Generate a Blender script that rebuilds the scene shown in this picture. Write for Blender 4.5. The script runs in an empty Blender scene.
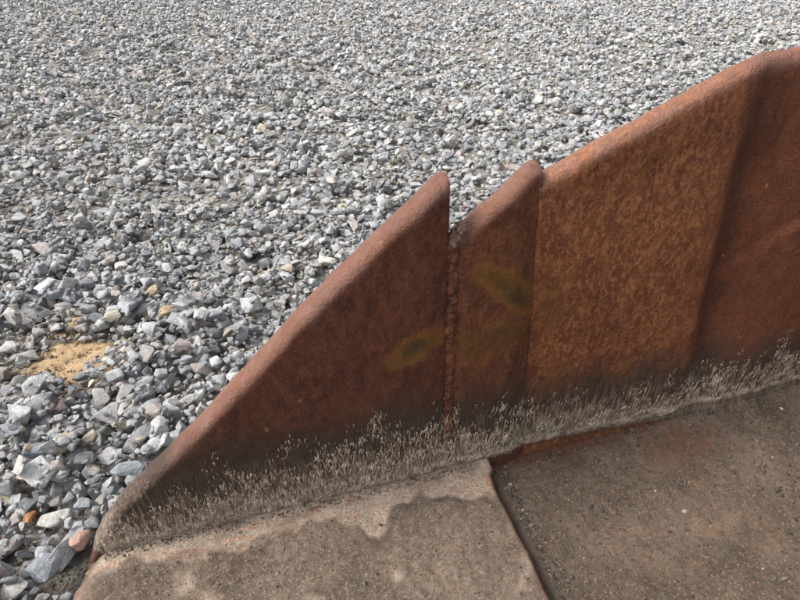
import bpy, bmesh, math, random
import numpy as np
from mathutils import Vector, Matrix, Euler, noise as mnoise

random.seed(7)
rng = np.random.default_rng(11)
scene = bpy.context.scene
COL = scene.collection

# ------------------------------------------------------------------ camera
PITCH = math.radians(34.7)
cam_d = bpy.data.cameras.new('camera')
cam_d.lens = 26.0
cam_d.sensor_width = 36.0
cam_d.clip_start = 0.02
cam_d.clip_end = 1500.0
cam = bpy.data.objects.new('camera', cam_d)
cam.location = (0, 0, 1.10)
cam.rotation_euler = (math.radians(90) - PITCH, 0, 0)
COL.objects.link(cam)
scene.camera = cam

# ------------------------------------------------------------------ sky, sun, exposure
SUN_EL, SUN_AZ = math.radians(52), math.radians(-96)      # azimuth from +Y, negative = towards -X
world = bpy.data.worlds.new('World')
scene.world = world
world.use_nodes = True
wn, wl = world.node_tree.nodes, world.node_tree.links
wn.clear()
sky = wn.new('ShaderNodeTexSky')
sky.sky_type = 'NISHITA'
sky.sun_disc = False
sky.sun_elevation = SUN_EL
sky.sun_rotation = SUN_AZ
sky.air_density = 1.0
sky.dust_density = 4.0
hs = wn.new('ShaderNodeHueSaturation')
hs.inputs['Saturation'].default_value = 0.22             # a bright overcast sky
bg = wn.new('ShaderNodeBackground')
bg.inputs['Strength'].default_value = 0.106
wo = wn.new('ShaderNodeOutputWorld')
wl.new(sky.outputs[0], hs.inputs['Color'])
wl.new(hs.outputs[0], bg.inputs['Color'])
wl.new(bg.outputs[0], wo.inputs['Surface'])

sun_d = bpy.data.lights.new('sun', 'SUN')
sun_d.energy = 1.25
sun_d.angle = math.radians(20)
sun_d.color = (1.0, 0.97, 0.92)
sun = bpy.data.objects.new('sun', sun_d)
sdir = Vector((math.sin(SUN_AZ) * math.cos(SUN_EL), math.cos(SUN_AZ) * math.cos(SUN_EL), math.sin(SUN_EL)))
sun.rotation_euler = sdir.to_track_quat('Z', 'Y').to_euler()
sun.location = (0, 0, 8)
COL.objects.link(sun)

scene.view_settings.view_transform = 'Standard'
scene.view_settings.look = 'None'
scene.view_settings.gamma = 1.0
scene.view_settings.use_curve_mapping = False
scene.view_settings.exposure = 1.58
scene.cycles.max_bounces = 5
scene.cycles.diffuse_bounces = 3
scene.cycles.glossy_bounces = 2

# ------------------------------------------------------------------ node helpers
class NT:
    def __init__(self, name):
        self.m = bpy.data.materials.new(name)
        self.m.use_nodes = True
        self.t = self.m.node_tree
        self.t.nodes.clear()
        self.out = self.t.nodes.new('ShaderNodeOutputMaterial')
        self.b = self.t.nodes.new('ShaderNodeBsdfPrincipled')
        self.t.links.new(self.b.outputs[0], self.out.inputs['Surface'])
    def n(self, typ, **kw):
        nd = self.t.nodes.new(typ)
        for k, v in kw.items():
            setattr(nd, k, v)
        return nd
    def put(self, sock, v):
        if isinstance(v, bpy.types.NodeSocket):
            self.t.links.new(v, sock)
        elif isinstance(v, (tuple, list)) and len(v) == 3 and sock.type == 'RGBA':
            sock.default_value = (*v, 1)
        else:
            sock.default_value = v
    def math(self, op, a, b=0.0, clamp=False):
        nd = self.n('ShaderNodeMath', operation=op)
        nd.use_clamp = clamp
        self.put(nd.inputs[0], a); self.put(nd.inputs[1], b)
        return nd.outputs[0]
    def vmath(self, op, a, b):
        nd = self.n('ShaderNodeVectorMath', operation=op)
        self.put(nd.inputs[0], a); self.put(nd.inputs[1], b)
        return nd.outputs[0]
    def coord(self):
        return self.n('ShaderNodeTexCoord').outputs['Object']
    def mapping(self, v, scale=(1, 1, 1), loc=(0, 0, 0), rot=(0, 0, 0)):
        nd = self.n('ShaderNodeMapping')
        self.put(nd.inputs['Vector'], v)
        nd.inputs['Scale'].default_value = scale
        nd.inputs['Location'].default_value = loc
        nd.inputs['Rotation'].default_value = rot
        return nd.outputs[0]
    def noise(self, v, scale, detail=4, rough=0.55, dist=0.0):
        nd = self.n('ShaderNodeTexNoise')
        self.put(nd.inputs['Vector'], v)
        nd.inputs['Scale'].default_value = scale
        nd.inputs['Detail'].default_value = detail
        nd.inputs['Roughness'].default_value = rough
        nd.inputs['Distortion'].default_value = dist
        return nd.outputs['Fac']
    def voro(self, v, scale, feature='F1', out='Distance', rnd=1.0):
        nd = self.n('ShaderNodeTexVoronoi', feature=feature)
        self.put(nd.inputs['Vector'], v)
        nd.inputs['Scale'].default_value = scale
        nd.inputs['Randomness'].default_value = rnd
        return nd.outputs[out]
    def ss(self, v, a, b, lo=0.0, hi=1.0):
        nd = self.n('ShaderNodeMapRange', interpolation_type='SMOOTHSTEP')
        self.put(nd.inputs['Value'], v)
        self.put(nd.inputs['From Min'], a); self.put(nd.inputs['From Max'], b)
        nd.inputs['To Min'].default_value = lo; nd.inputs['To Max'].default_value = hi
        return nd.outputs[0]
    def mix(self, f, a, b, mode='MIX'):
        nd = self.n('ShaderNodeMix', data_type='RGBA', blend_type=mode)
        self.put(nd.inputs[0], f); self.put(nd.inputs[6], a); self.put(nd.inputs[7], b)
        return nd.outputs[2]
    def scalecol(self, c, f):
        nd = self.n('ShaderNodeVectorMath', operation='SCALE')
        self.put(nd.inputs[0], c); self.put(nd.inputs['Scale'], f)
        return nd.outputs[0]
    def sep(self, v):
        nd = self.n('ShaderNodeSeparateXYZ')
        self.put(nd.inputs[0], v)
        return nd.outputs
    def attr(self, name, typ='GEOMETRY'):
        nd = self.n('ShaderNodeAttribute', attribute_type=typ)
        nd.attribute_name = name
        return nd
    def finish(self, col, rough=0.85, bump=None, dist=0.002, strength=1.0, spec=0.3):
        self.put(self.b.inputs['Base Color'], col)
        self.put(self.b.inputs['Roughness'], rough)
        self.b.inputs['Specular IOR Level'].default_value = spec
        if bump is not None:
            bn = self.n('ShaderNodeBump')
            bn.inputs['Distance'].default_value = dist
            bn.inputs['Strength'].default_value = strength
            self.put(bn.inputs['Height'], bump)
            self.t.links.new(bn.outputs[0], self.b.inputs['Normal'])
        return self.m

# ------------------------------------------------------------------ materials
def mat_stone():
    t = NT('crushed_stone')
    tint = t.attr('tint', 'INSTANCER').outputs['Vector']
    co = t.coord()
    off = t.scalecol(tint, 73.0)
    v = t.vmath('ADD', co, off)
    big = t.noise(v, 1.3, 3)
    mid = t.noise(v, 5.0, 4, 0.65)
    fine = t.noise(v, 17.0, 2, 0.7)
    k = t.math('ADD', t.ss(big, 0.3, 0.7, 0.78, 1.12), t.ss(mid, 0.3, 0.7, -0.16, 0.16))
    k = t.math('ADD', k, t.ss(fine, 0.32, 0.68, -0.26, 0.26))
    col = t.scalecol(tint, k)
    # pale quartz veins and dark mineral grains
    vein = t.noise(t.mapping(v, (1, 1, 1), rot=(0.4, 0.9, 0.2)), 1.1, 2, 0.5, 0.6)
    vm = t.math('MULTIPLY', t.ss(t.math('ABSOLUTE', t.math('SUBTRACT', vein, 0.5)), 0.0, 0.022, 1, 0), t.ss(big, 0.5, 0.62))
    col = t.mix(t.math('MULTIPLY', vm, 0.55), col, (0.60, 0.58, 0.55))
    gr = t.voro(v, 11.0)
    col = t.mix(t.math('MULTIPLY', t.ss(gr, 0.10, 0.22, 1, 0), 0.45), col, (0.07, 0.07, 0.075))
    dust = t.noise(v, 2.6, 4, 0.6)
    col = t.mix(t.ss(dust, 0.55, 0.75, 0.0, 0.16), col, (0.36, 0.32, 0.26))
    h = t.math('ADD', t.math('MULTIPLY', mid, 0.7), t.math('MULTIPLY', fine, 0.3))
    return t.finish(col, 0.88, h, 0.010, 0.8, 0.25)

def mat_ground():
    t = NT('dirt_ground')
    co = t.coord()
    a = t.noise(co, 2.2, 5)
    b = t.noise(co, 40, 4, 0.7)
    c = t.voro(co, 190)
    cc = t.voro(co, 190, out='Color')
    grit = t.sep(cc)[0]
    col = t.mix(t.ss(a, 0.35, 0.65), (0.125, 0.108, 0.088), (0.18, 0.152, 0.118))
    col = t.mix(t.ss(b, 0.3, 0.7, 0, 0.6), col, (0.12, 0.105, 0.09))
    col = t.mix(t.math('MULTIPLY', t.ss(grit, 0.45, 0.75), 0.6), col, (0.25, 0.235, 0.22))
    far = t.sep(t.voro(co, 24, out='Color'))[1]                 # stones beyond the built field
    xyz = t.sep(co)
    side = t.math('SUBTRACT', t.math('ABSOLUTE', xyz[0]), t.math('ADD', 1.5, t.math('MULTIPLY', xyz[1], 0.82)))
    fm = t.math('MAXIMUM', t.ss(xyz[1], 9.7, 10.3), t.ss(side, -0.1, 0.4))
    col = t.mix(fm, col, t.mix(t.ss(far, 0.1, 0.9), (0.12, 0.12, 0.12), (0.42, 0.42, 0.41)))
    h = t.math('ADD', t.math('MULTIPLY', b, 0.6), t.math('MULTIPLY', c, -0.5))
    return t.finish(col, 0.95, h, 0.008, 0.8, 0.15)

def mat_sand():
    t = NT('orange_sand')
    co = t.coord()
    a = t.noise(co, 14, 4)
    b = t.noise(co, 240, 3, 0.7)
    col = t.mix(t.ss(a, 0.3, 0.7), (0.36, 0.25, 0.135), (0.43, 0.315, 0.19))
    col = t.mix(t.ss(b, 0.35, 0.7, 0, 0.55), col, (0.27, 0.18, 0.10))
    g = t.sep(t.voro(co, 150, out='Color'))[0]
    col = t.mix(t.ss(g, 0.86, 0.93, 0, 0.5), col, (0.30, 0.24, 0.17))
    col = t.mix(t.ss(t.noise(co, 24, 5, 0.7), 0.50, 0.68, 0, 0.75), col, (0.23, 0.165, 0.105))
    return t.finish(col, 0.95, t.math('ADD', a, t.math('MULTIPLY', b, 0.4)), 0.012, 0.9, 0.15)

def mat_rust(name, dark, mid, light, speck, orange, film=0.25, smudges=(), crease=False):
    """rusted steel: local x along the plate, z up; soil film and dried splashes low down"""
    t = NT(name)
    co = t.coord()
    x, y, z = t.sep(co)[:3]
    a = t.noise(co, 6, 5, 0.6)
    st = t.mapping(co, (1, 1, 0.45))
    b = t.noise(st, 42, 5, 0.65)
    c = t.noise(co, 170, 4, 0.7)
    col = t.mix(t.ss(a, 0.32, 0.68), dark, mid)
    col = t.mix(t.ss(b, 0.40, 0.66, 0.0, 0.75), col, light)
    # scaly orange speckle, stretched downwards
    sp = t.noise(t.mapping(co, (1, 1, 0.6)), 105, 4, 0.62, 0.25)
    sp2 = t.noise(t.mapping(co, (1, 1, 0.7)), 230, 3, 0.65)
    spx = t.math('ADD', t.math('MULTIPLY', sp, 0.68), t.math('MULTIPLY', sp2, 0.32))
    spm = t.math('MULTIPLY', t.ss(spx, 0.46, 0.60), t.ss(a, 0.25, 0.60, 0.35, 1.0))
    if crease:      # the scaly rust stops at the crease; the fold's shade is painted in as a dark band
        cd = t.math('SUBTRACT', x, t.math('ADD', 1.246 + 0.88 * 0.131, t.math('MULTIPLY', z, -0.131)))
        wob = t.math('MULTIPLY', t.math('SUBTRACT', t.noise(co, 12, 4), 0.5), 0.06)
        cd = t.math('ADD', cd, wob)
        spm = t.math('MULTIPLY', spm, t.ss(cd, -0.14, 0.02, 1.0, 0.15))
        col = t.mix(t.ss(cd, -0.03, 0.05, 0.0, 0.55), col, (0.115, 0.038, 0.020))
    col = t.mix(t.math('MULTIPLY', spm, speck), col, orange)
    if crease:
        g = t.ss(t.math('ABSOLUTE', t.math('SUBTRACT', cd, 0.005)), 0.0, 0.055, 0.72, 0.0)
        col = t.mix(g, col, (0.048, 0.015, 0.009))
    col = t.mix(t.ss(c, 0.50, 0.68, 0.0, 0.62), col, (0.030, 0.013, 0.010))
    col = t.mix(t.ss(c, 0.46, 0.30, 0.0, 0.30), col, light)
    # top edge rubbed smooth and dusty, with the sky light on it painted in
    we = t.attr('worn_lit_edge').outputs['Fac']
    col = t.mix(t.math('MULTIPLY', we, t.ss(b, 0.25, 0.7, 0.65, 0.25)), col, (0.245, 0.135, 0.102))
    # rust runs
    run = t.noise(t.mapping(co, (1, 1, 0.06)), 55, 3, 0.5)
    col = t.mix(t.ss(run, 0.60, 0.74, 0.0, 0.40), col, (0.035, 0.014, 0.010))
    # few flaked bright orange spots
    nz = t.n('ShaderNodeTexNoise'); t.put(nz.inputs['Vector'], co); nz.inputs['Scale'].default_value = 90; nz.inputs['Detail'].default_value = 3
    wv = t.vmath('ADD', t.mapping(co, (1, 1, 0.6)), t.scalecol(nz.outputs['Color'], 0.022))
    fl = t.voro(wv, 30)
    fr = t.sep(t.voro(wv, 30, out='Color'))[0]
    flm = t.math('MULTIPLY', t.ss(fl, 0.05, 0.16, 1, 0), t.ss(fr, 0.84, 0.90))
    col = t.mix(t.math('MULTIPLY', flm, 0.75), col, (0.38, 0.14, 0.05))
    # old grease smears with an olive core
    for (sx, sz, ra, rb, ang, amt) in smudges:
        ca, sa = math.cos(ang), math.sin(ang)
        dx = t.math('SUBTRACT', x, sx); dz = t.math('SUBTRACT', z, sz)
        p = t.math('DIVIDE', t.math('ADD', t.math('MULTIPLY', dx, ca), t.math('MULTIPLY', dz, sa)), ra)
        q = t.math('DIVIDE', t.math('SUBTRACT', t.math('MULTIPLY', dz, ca), t.math('MULTIPLY', dx, sa)), rb)
        r = t.math('SQRT', t.math('ADD', t.math('MULTIPLY', p, p), t.math('MULTIPLY', q, q)))
        r = t.math('ADD', r, t.math('MULTIPLY', t.math('SUBTRACT', t.noise(t.mapping(co, (1, 1, 0.7)), 34, 6, 0.72), 0.5), 1.25))
        col = t.mix(t.ss(r, 0.55, 1.15, 0.75 * amt, 0), col, (0.190, 0.082, 0.014))
        col = t.mix(t.ss(r, 0.20, 0.85, 0.80 * amt, 0), col, (0.036, 0.026, 0.009))
    # soil film with a ragged upper limit
    edge = t.math('ADD', z, t.math('MULTIPLY', t.math('SUBTRACT', t.noise(t.mapping(co, (1, 1, 0.35)), 9, 5, 0.65), 0.5), 0.22))
    f = t.math('MULTIPLY', t.ss(edge, film - 0.06, film + 0.07, 0.90, 0.0), t.ss(z, 0.044, 0.052, 0.25, 1.0))
    soil = t.mix(t.ss(c, 0.35, 0.65), (0.030, 0.020, 0.015), (0.055, 0.037, 0.027))
    col = t.mix(f, col, soil)
    e2 = t.math('ADD', z, t.math('MULTIPLY', t.math('SUBTRACT', t.noise(t.mapping(co, (1, 1, 0.22)), 60, 5, 0.7), 0.5), 0.20))
    f2 = t.math('MULTIPLY', t.ss(e2, 0.06, 0.16, 0.65, 0.0), t.ss(z, 0.046, 0.054))
    col = t.mix(f2, col, (0.17, 0.135, 0.10))
    # fine dried runs that fade upwards
    fs = t.noise(t.mapping(co, (1, 1, 0.10), rot=(0, 0.10, 0)), 190, 4, 0.6)
    fz = t.math('ADD', z, t.math('MULTIPLY', t.math('SUBTRACT', t.noise(co, 16, 4, 0.6), 0.5), 0.16))
    fk = t.math('MULTIPLY', t.math('MULTIPLY', t.ss(fs, 0.47, 0.60), t.ss(fz, 0.08, 0.24, 0.75, 0.0)), t.ss(z, 0.046, 0.054))
    col = t.mix(fk, col, (0.27, 0.215, 0.16))
    h = t.math('ADD', t.math('MULTIPLY', spx, 0.55), t.math('MULTIPLY', c, 0.45))
    return t.finish(col, t.ss(c, 0.3, 0.7, 0.66, 0.88), h, 0.011, 0.9, 0.3)

def mat_mud(name, lo, hi):
    t = NT(name)
    co = t.coord()
    a = t.noise(co, 38, 5, 0.65)
    b = t.noise(co, 260, 3, 0.7)
    col = t.mix(t.ss(a, 0.36, 0.64), lo, hi)
    col = t.mix(t.ss(b, 0.4, 0.7, 0, 0.5), col, tuple(v * 0.45 for v in lo))
    return t.finish(col, 0.95, b, 0.0015, 0.8, 0.15)

def mat_floor(name, bare, sandc, sandd, rustc):
    """dirty steel floor; vertex attribute sand = how thick the packed sand lies"""
    t = NT(name)
    co = t.coord()
    s = t.attr('sand').outputs['Fac']
    rmask = t.attr('rusty').outputs['Fac']
    wet = t.attr('damp').outputs['Fac']
    a = t.noise(co, 13, 5, 0.6)
    b = t.noise(co, 90, 4, 0.7)
    c = t.noise(co, 330, 3, 0.7)
    v = t.sep(t.voro(co, 300, out='Color'))
    metal = t.mix(t.ss(a, 0.35, 0.65), bare, tuple(k * 0.62 for k in bare))
    metal = t.mix(t.ss(b, 0.45, 0.65, 0, 0.6), metal, (0.26, 0.145, 0.095))
    # orange scratches along the plate
    scr = t.noise(t.mapping(co, (0.25, 1.6, 1), rot=(0, 0, 0.12)), 22, 4, 0.6)
    metal = t.mix(t.ss(scr, 0.56, 0.66, 0, 0.75), metal, rustc)
    metal = t.mix(t.ss(c, 0.48, 0.72, 0, 0.7), metal, (0.13, 0.09, 0.065))
    metal = t.mix(t.ss(v[1], 0.70, 0.85, 0, 0.55), metal, tuple(k * 1.25 for k in bare))
    metal = t.mix(t.ss(v[0], 0.80, 0.92, 0, 0.5), metal, (0.09, 0.065, 0.05))
    sand = t.mix(t.ss(a, 0.32, 0.68), sandc, sandd)
    sand = t.mix(t.ss(b, 0.40, 0.68, 0, 0.6), sand, tuple(k * 0.5 for k in sandd))
    blot = t.noise(co, 5.5, 6, 0.7)
    sand = t.mix(t.ss(blot, 0.48, 0.66, 0, 0.6), sand, tuple(k * 0.45 for k in sandd))
    sand = t.mix(t.ss(blot, 0.42, 0.30, 0, 0.45), sand, tuple(k * 1.3 for k in sandc))
    sand = t.mix(t.ss(v[0], 0.78, 0.95, 0, 0.42), sand, tuple(k * 1.65 for k in sandc))
    sand = t.mix(t.ss(v[1], 0.84, 0.92, 0, 0.35), sand, (0.045, 0.034, 0.028))
    sand = t.mix(t.ss(v[2], 0.93, 0.95, 0, 0.5), sand, (0.25, 0.14, 0.08))
    col = t.mix(s, metal, sand)
    rn = t.math('MULTIPLY', rmask, t.ss(b, 0.25, 0.6, 0.45, 1.0))
    col = t.mix(rn, col, t.mix(t.ss(b, 0.3, 0.7), (0.055, 0.021, 0.012), (0.125, 0.044, 0.021)))
    col = t.mix(t.math('MULTIPLY', wet, 0.72), col, (0.050, 0.038, 0.030))  # damp soil, plus the shade painted at the step
    h = t.math('ADD', t.math('MULTIPLY', b, 0.5), t.math('ADD', t.math('MULTIPLY', c, 0.5), t.math('MULTIPLY', v[0], 0.25)))
    return t.finish(col, t.ss(wet, 0, 1, 0.92, 0.6), h, 0.003, 0.9, 0.25)

M_STONE = mat_stone()
M_GROUND = mat_ground()
M_SAND = mat_sand()
M_TOOTH = mat_rust('rust_dark', (0.046, 0.0135, 0.0075), (0.084, 0.0245, 0.0115), (0.130, 0.043, 0.021), 0.38, (0.175, 0.060, 0.026), 0.27,
                   ((0.640, 0.415, 0.070, 0.036, 0.52, 0.95),))
M_TOOTH2 = mat_rust('rust_mid', (0.056, 0.017, 0.008), (0.098, 0.030, 0.013), (0.150, 0.052, 0.023), 0.45, (0.20, 0.073, 0.029), 0.25,
                    ((0.836, 0.500, 0.120, 0.034, -0.76, 1.0), (0.790, 0.540, 0.06, 0.030, -0.6, 0.5), (0.80, 0.40, 0.09, 0.06, 0.3, 0.40)))
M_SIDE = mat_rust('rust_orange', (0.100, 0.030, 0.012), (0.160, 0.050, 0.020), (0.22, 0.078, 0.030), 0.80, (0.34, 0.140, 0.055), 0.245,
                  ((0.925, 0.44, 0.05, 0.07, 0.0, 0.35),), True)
M_WELD = mat_rust('rust_weld', (0.045, 0.017, 0.011), (0.085, 0.030, 0.016), (0.13, 0.048, 0.024), 0.55, (0.33, 0.12, 0.045), 0.10)
M_MUD = mat_mud('dried_mud', (0.23, 0.18, 0.13), (0.47, 0.395, 0.31))
M_CRUST = mat_mud('mud_crust', (0.125, 0.095, 0.068), (0.30, 0.245, 0.185))
M_EDGE = mat_floor('sandy_cutting_edge', (0.300, 0.243, 0.192), (0.150, 0.114, 0.086), (0.105, 0.079, 0.059), (0.34, 0.15, 0.07))
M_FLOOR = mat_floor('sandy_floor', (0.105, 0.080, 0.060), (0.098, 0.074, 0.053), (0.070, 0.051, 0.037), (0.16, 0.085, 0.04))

# ------------------------------------------------------------------ mesh helpers
def new_obj(name, me, mat, parent=None):
    o = bpy.data.objects.new(name, me)
    if mat is not None:
        me.materials.clear(); me.materials.append(mat)
    COL.objects.link(o)
    if parent is not None:
        o.parent = parent
    return o

def mesh_from(name, verts, faces, smooth=True):
    me = bpy.data.meshes.new(name)
    me.from_pydata([tuple(map(float, v)) for v in verts], [], faces)
    me.validate(); me.update()
    if smooth:
        me.polygons.foreach_set('use_smooth', [True] * len(me.polygons))
    return me

def fbm(x, y, z, sc, octv=3):
    v, amp = 0.0, 1.0
    for _ in range(octv):
        v += amp * mnoise.noise(Vector((x * sc, y * sc, z * sc)))
        sc *= 2.1; amp *= 0.5
    return v

def sstep(a, b, x):
    k = min(1.0, max(0.0, (x - a) / (b - a)))
    return k * k * (3 - 2 * k)

# value noise on arrays (for density maps)
class VN:
    def __init__(self, seed):
        self.g = np.random.default_rng(seed).random((64, 64))
    def __call__(self, x, y, sc):
        x = np.asarray(x) * sc; y = np.asarray(y) * sc
        xi = np.floor(x).astype(int); yi = np.floor(y).astype(int)
        fx = x - xi; fy = y - yi
        fx = fx * fx * (3 - 2 * fx); fy = fy * fy * (3 - 2 * fy)
        g = self.g
        a = g[xi % 64, yi % 64]; b = g[(xi + 1) % 64, yi % 64]
        c = g[xi % 64, (yi + 1) % 64]; d = g[(xi + 1) % 64, (yi + 1) % 64]
        return (a * (1 - fx) + b * fx) * (1 - fy) + (c * (1 - fx) + d * fx) * fy

# ------------------------------------------------------------------ the ground
def grid_plane(name, xs, ys, zf):
    verts = [(x, y, zf(x, y)) for y in ys for x in xs]
    nx = len(xs)
    faces = [(j * nx + i, j * nx + i + 1, (j + 1) * nx + i + 1, (j + 1) * nx + i)
             for j in range(len(ys) - 1) for i in range(nx - 1)]
    return mesh_from(name, verts, faces)

gx = [-600, -60, -15] + [v for v in np.arange(-8, 8.01, 0.25)] + [15, 60, 600]
gy = [-600, -60, -10] + [v for v in np.arange(-2, 12.01, 0.25)] + [20, 80, 600]
gme = grid_plane('ground', gx, gy, lambda x, y: (0.010 * fbm(x, y, 0, 0.9, 2) - 0.004) if abs(x) < 9 and -3 < y < 13 else -0.004)
ground = new_obj('ground', gme, M_GROUND)
ground['kind'] = 'structure'

# ------------------------------------------------------------------ the bucket
ANG = math.radians(16.28)
ORG = Vector((-0.5876, 0.6494, 0.0))
bucket = bpy.data.objects.new('loader_bucket', None)
bucket.location = ORG
bucket.rotation_euler = (0, 0, ANG)
bucket.empty_display_size = 0.2
COL.objects.link(bucket)
bucket['label'] = 'rusty brown steel loader bucket with muddy floor resting on grey gravel'
bucket['category'] = 'bucket'
# local frame: +x along the side plate to the back of the bucket, -y out of the bucket's inside... inside is -y

def lerp_pts(pts, x):
    return float(np.interp(x, [p[0] for p in pts], [p[1] for p in pts]))

def plate(name, mat, sL, sR, top, thick, r, depth, roundL, roundR, ncol, nrow=90, zb=-0.005, ztref=0.6, dense=None):
    """upright plate: columns follow sL..sR, rows go up the inside face, over the worn top edge and down the outside"""
    verts, faces, edge = [], [], []
    cols = np.linspace(0, 1, ncol) if dense is None else dense
    def col_s(a, z):
        return sL(z) * (1 - a) + sR(z) * a
    arc = [(math.cos(q), math.sin(q)) for q in np.linspace(0, math.pi / 2, 7)]
    nper = None
    for ci, a in enumerate(cols):
        zt = ztref
        for _ in range(4):
            zt = top(col_s(a, zt))
        s_top = col_s(a, zt)
        w = max(0.001, sR(zt) - sL(zt))
        dl, dr = a * w, (1 - a) * w
        ins = 0.0
        if roundL and dl < roundL:
            ins = roundL - math.sqrt(max(0, roundL ** 2 - (roundL - dl) ** 2))
        if roundR and dr < roundR:
            ins = max(ins, roundR - math.sqrt(max(0, roundR ** 2 - (roundR - dr) ** 2)))
        zt += 0.0030 * fbm(s_top, 3.1, 0, 17, 4)
        zt -= 0.7 * ins
        rr = min(r, max(0.002, (zt - zb) * 0.45))
        half = thick / 2 - rr
        path = []
        for k in np.linspace(0, 1, nrow):
            path.append((0.0, zb + (zt - rr - zb) * k, 1.0))
        for (cx, cz) in arc[1:]:
            path.append((rr - rr * cx, zt - rr + rr * cz, 1.0))
        path.append((thick / 2, zt + 0.0015, 1))
        for (cx, cz) in arc[::-1]:
            path.append((thick - rr + rr * cx, zt - rr + rr * cz, 0.0))
        for k in (0.7, 0.35, 0.0):
            path.append((thick, zb + (zt - rr - zb) * k, 0.0))
        nper = len(path)
        for (n_in, z, front) in path:
            s = col_s(a, min(z, zt))
            d = depth(s, z) if depth else 0.0
            nn = 0.0016 * fbm(s, n_in, z, 30, 4)
            y = n_in
            c = thick / 2
            y = c + (y - c) * (1 - ins / c * 0.98) if ins > 0 else y
            y += (-d) + nn
            verts.append((s, y, z))
            edge.append(sstep(zt - rr - 0.012, zt - 0.3 * rr, z + 0.012 * fbm(s, 2, z, 16, 2)))
    nc = len(cols)
    for i in range(nc - 1):
        for j in range(nper - 1):
            A = i * nper + j
            faces.append((A, A + nper, A + nper + 1, A + 1))
    faces.append(tuple(range(nper)))
    faces.append(tuple((nc - 1) * nper + j for j in range(nper - 1, -1, -1)))
    me = mesh_from(name, verts, faces)
    ea = me.attributes.new('worn_lit_edge', 'FLOAT', 'POINT'); ea.data.foreach_set('value', [float(v) for v in edge])
    return new_obj(name, me, mat, bucket)

# worn side cutters and the side plate (heights above the ground)
TOP1 = [(-0.030, 0.014), (-0.026, 0.026), (-0.013, 0.052), (0.010, 0.092), (0.057, 0.152), (0.128, 0.217), (0.240, 0.320), (0.347, 0.428),
        (0.447, 0.529), (0.540, 0.614), (0.628, 0.689), (0.679, 0.731), (0.705, 0.746), (0.730, 0.752)]
TOP2 = [(0.70, 0.622), (0.735, 0.644), (0.762, 0.671), (0.805, 0.704), (0.838, 0.729), (0.856, 0.738), (0.868, 0.738), (0.876, 0.730), (0.91, 0.715)]
TOP3 = [(0.84, 0.698), (0.889, 0.725), (0.946, 0.751), (1.052, 0.800), (1.138, 0.843), (1.200, 0.873), (1.244, 0.886), (1.293, 0.892),
        (1.342, 0.900), (1.60, 0.955), (2.30, 1.06)]
sR1 = lambda z: 0.717 - (z - 0.06) * 0.024
sL2 = lambda z: 0.728 - (z - 0.06) * 0.016
sR2 = lambda z: 0.9215 - (z - 0.05) * 0.0840
sL3 = lambda z: 0.9155 - (z - 0.05) * 0.0840
tooth_cols = np.concatenate([np.linspace(0, 0.10, 26)[:-1], np.linspace(0.10, 0.965, 70)[:-1], np.linspace(0.965, 1, 12)])
plate('side_cutter', M_TOOTH, lambda z: -0.030, sR1, lambda s: lerp_pts(TOP1, s), 0.056, 0.021, lambda s, z: -0.007 * sstep(sR1(z) - 0.05, sR1(z), s), 0, 0.012, 0, dense=tooth_cols)
c2 = np.concatenate([np.linspace(0, 0.08, 8)[:-1], np.linspace(0.08, 0.60, 26)[:-1], np.linspace(0.60, 1, 36)])
plate('side_cutter', M_TOOTH2, sL2, sR2, lambda s: lerp_pts(TOP2, s), 0.051, 0.021,
      lambda s, z: -0.003 - 0.013 * sstep(sR2(z) - 0.055, sR2(z), s) - 0.004 * sstep(sL2(z) + 0.03, sL2(z), s), 0.008, 0, 0, dense=c2)

def crease_s(z):
    return 1.246 + (0.88 - z) * 0.131
def depth3(s, z):
    c = crease_s(z)
    d = -0.014 + 0.032 * sstep(0.90, 1.40, s + (0.9 - s) * 0.2)
    fade = (0.25 + 0.75 * sstep(0.0, 0.22, lerp_pts(TOP3, s) - z)) * (0.12 + 0.88 * sstep(0.06, 0.36, z))
    d -= 0.034 * fade * sstep(c - 0.045, c + 0.015, s)
    d += 0.022 * fade * sstep(c + 0.020, c + 0.18, s)
    # the diagonal dent line on the rear panel
    ln = z - (0.458 + (s - 1.317) * 0.869)
    if s > c:
        d += (0.010 * sstep(0.012, -0.012, ln) - 0.006 * math.exp(-(ln / 0.010) ** 2)) * sstep(c - 0.01, c + 0.07, s)
    d += 0.003 * fbm(s, 0, z, 4.0, 2)
    return d
c3 = np.concatenate([np.linspace(0, 0.012, 3)[:-1], np.linspace(0.012, 0.55, 150)[:-1], np.linspace(0.55, 1, 40)])
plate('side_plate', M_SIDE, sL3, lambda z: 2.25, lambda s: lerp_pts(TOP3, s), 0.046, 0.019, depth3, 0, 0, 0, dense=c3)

# lumpy weld in the gap between the two side cutters
def weld(name, path, rad, mat, parent, seed, seg=16, squash=1.0):
    verts, faces = [], []
    n = len(path)
    for i, p in enumerate(path):
        rr = rad * (1 + 0.22 * fbm(p[0] + seed, p[2], p[1], 16, 3) + 0.12 * fbm(seed, p[2], 0, 90, 2))
        ox = 0.003 * fbm(p[0], seed, p[2], 40, 2)
        endk = min(1.0, (i + 0.3) / 3, (n - 1 - i + 0.3) / 3)
        for k in range(seg):
            q = 2 * math.pi * k / seg
            rk = rr * endk * (1 + 0.30 * fbm(math.cos(q) + seed, math.sin(q), p[2] * 70, 1.1, 3))
            verts.append((p[0] + ox + rk * math.cos(q), p[1] + squash * rk * math.sin(q), p[2]))
    for i in range(n - 1):
        for k in range(seg):
            a, b = i * seg + k, i * seg + (k + 1) % seg
            faces.append((a, b, b + seg, a + seg))
    faces.append(tuple(range(seg))[::-1]); faces.append(tuple((n - 1) * seg + k for k in range(seg)))
    return new_obj(name, mesh_from(name, verts, faces), mat, parent)
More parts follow.
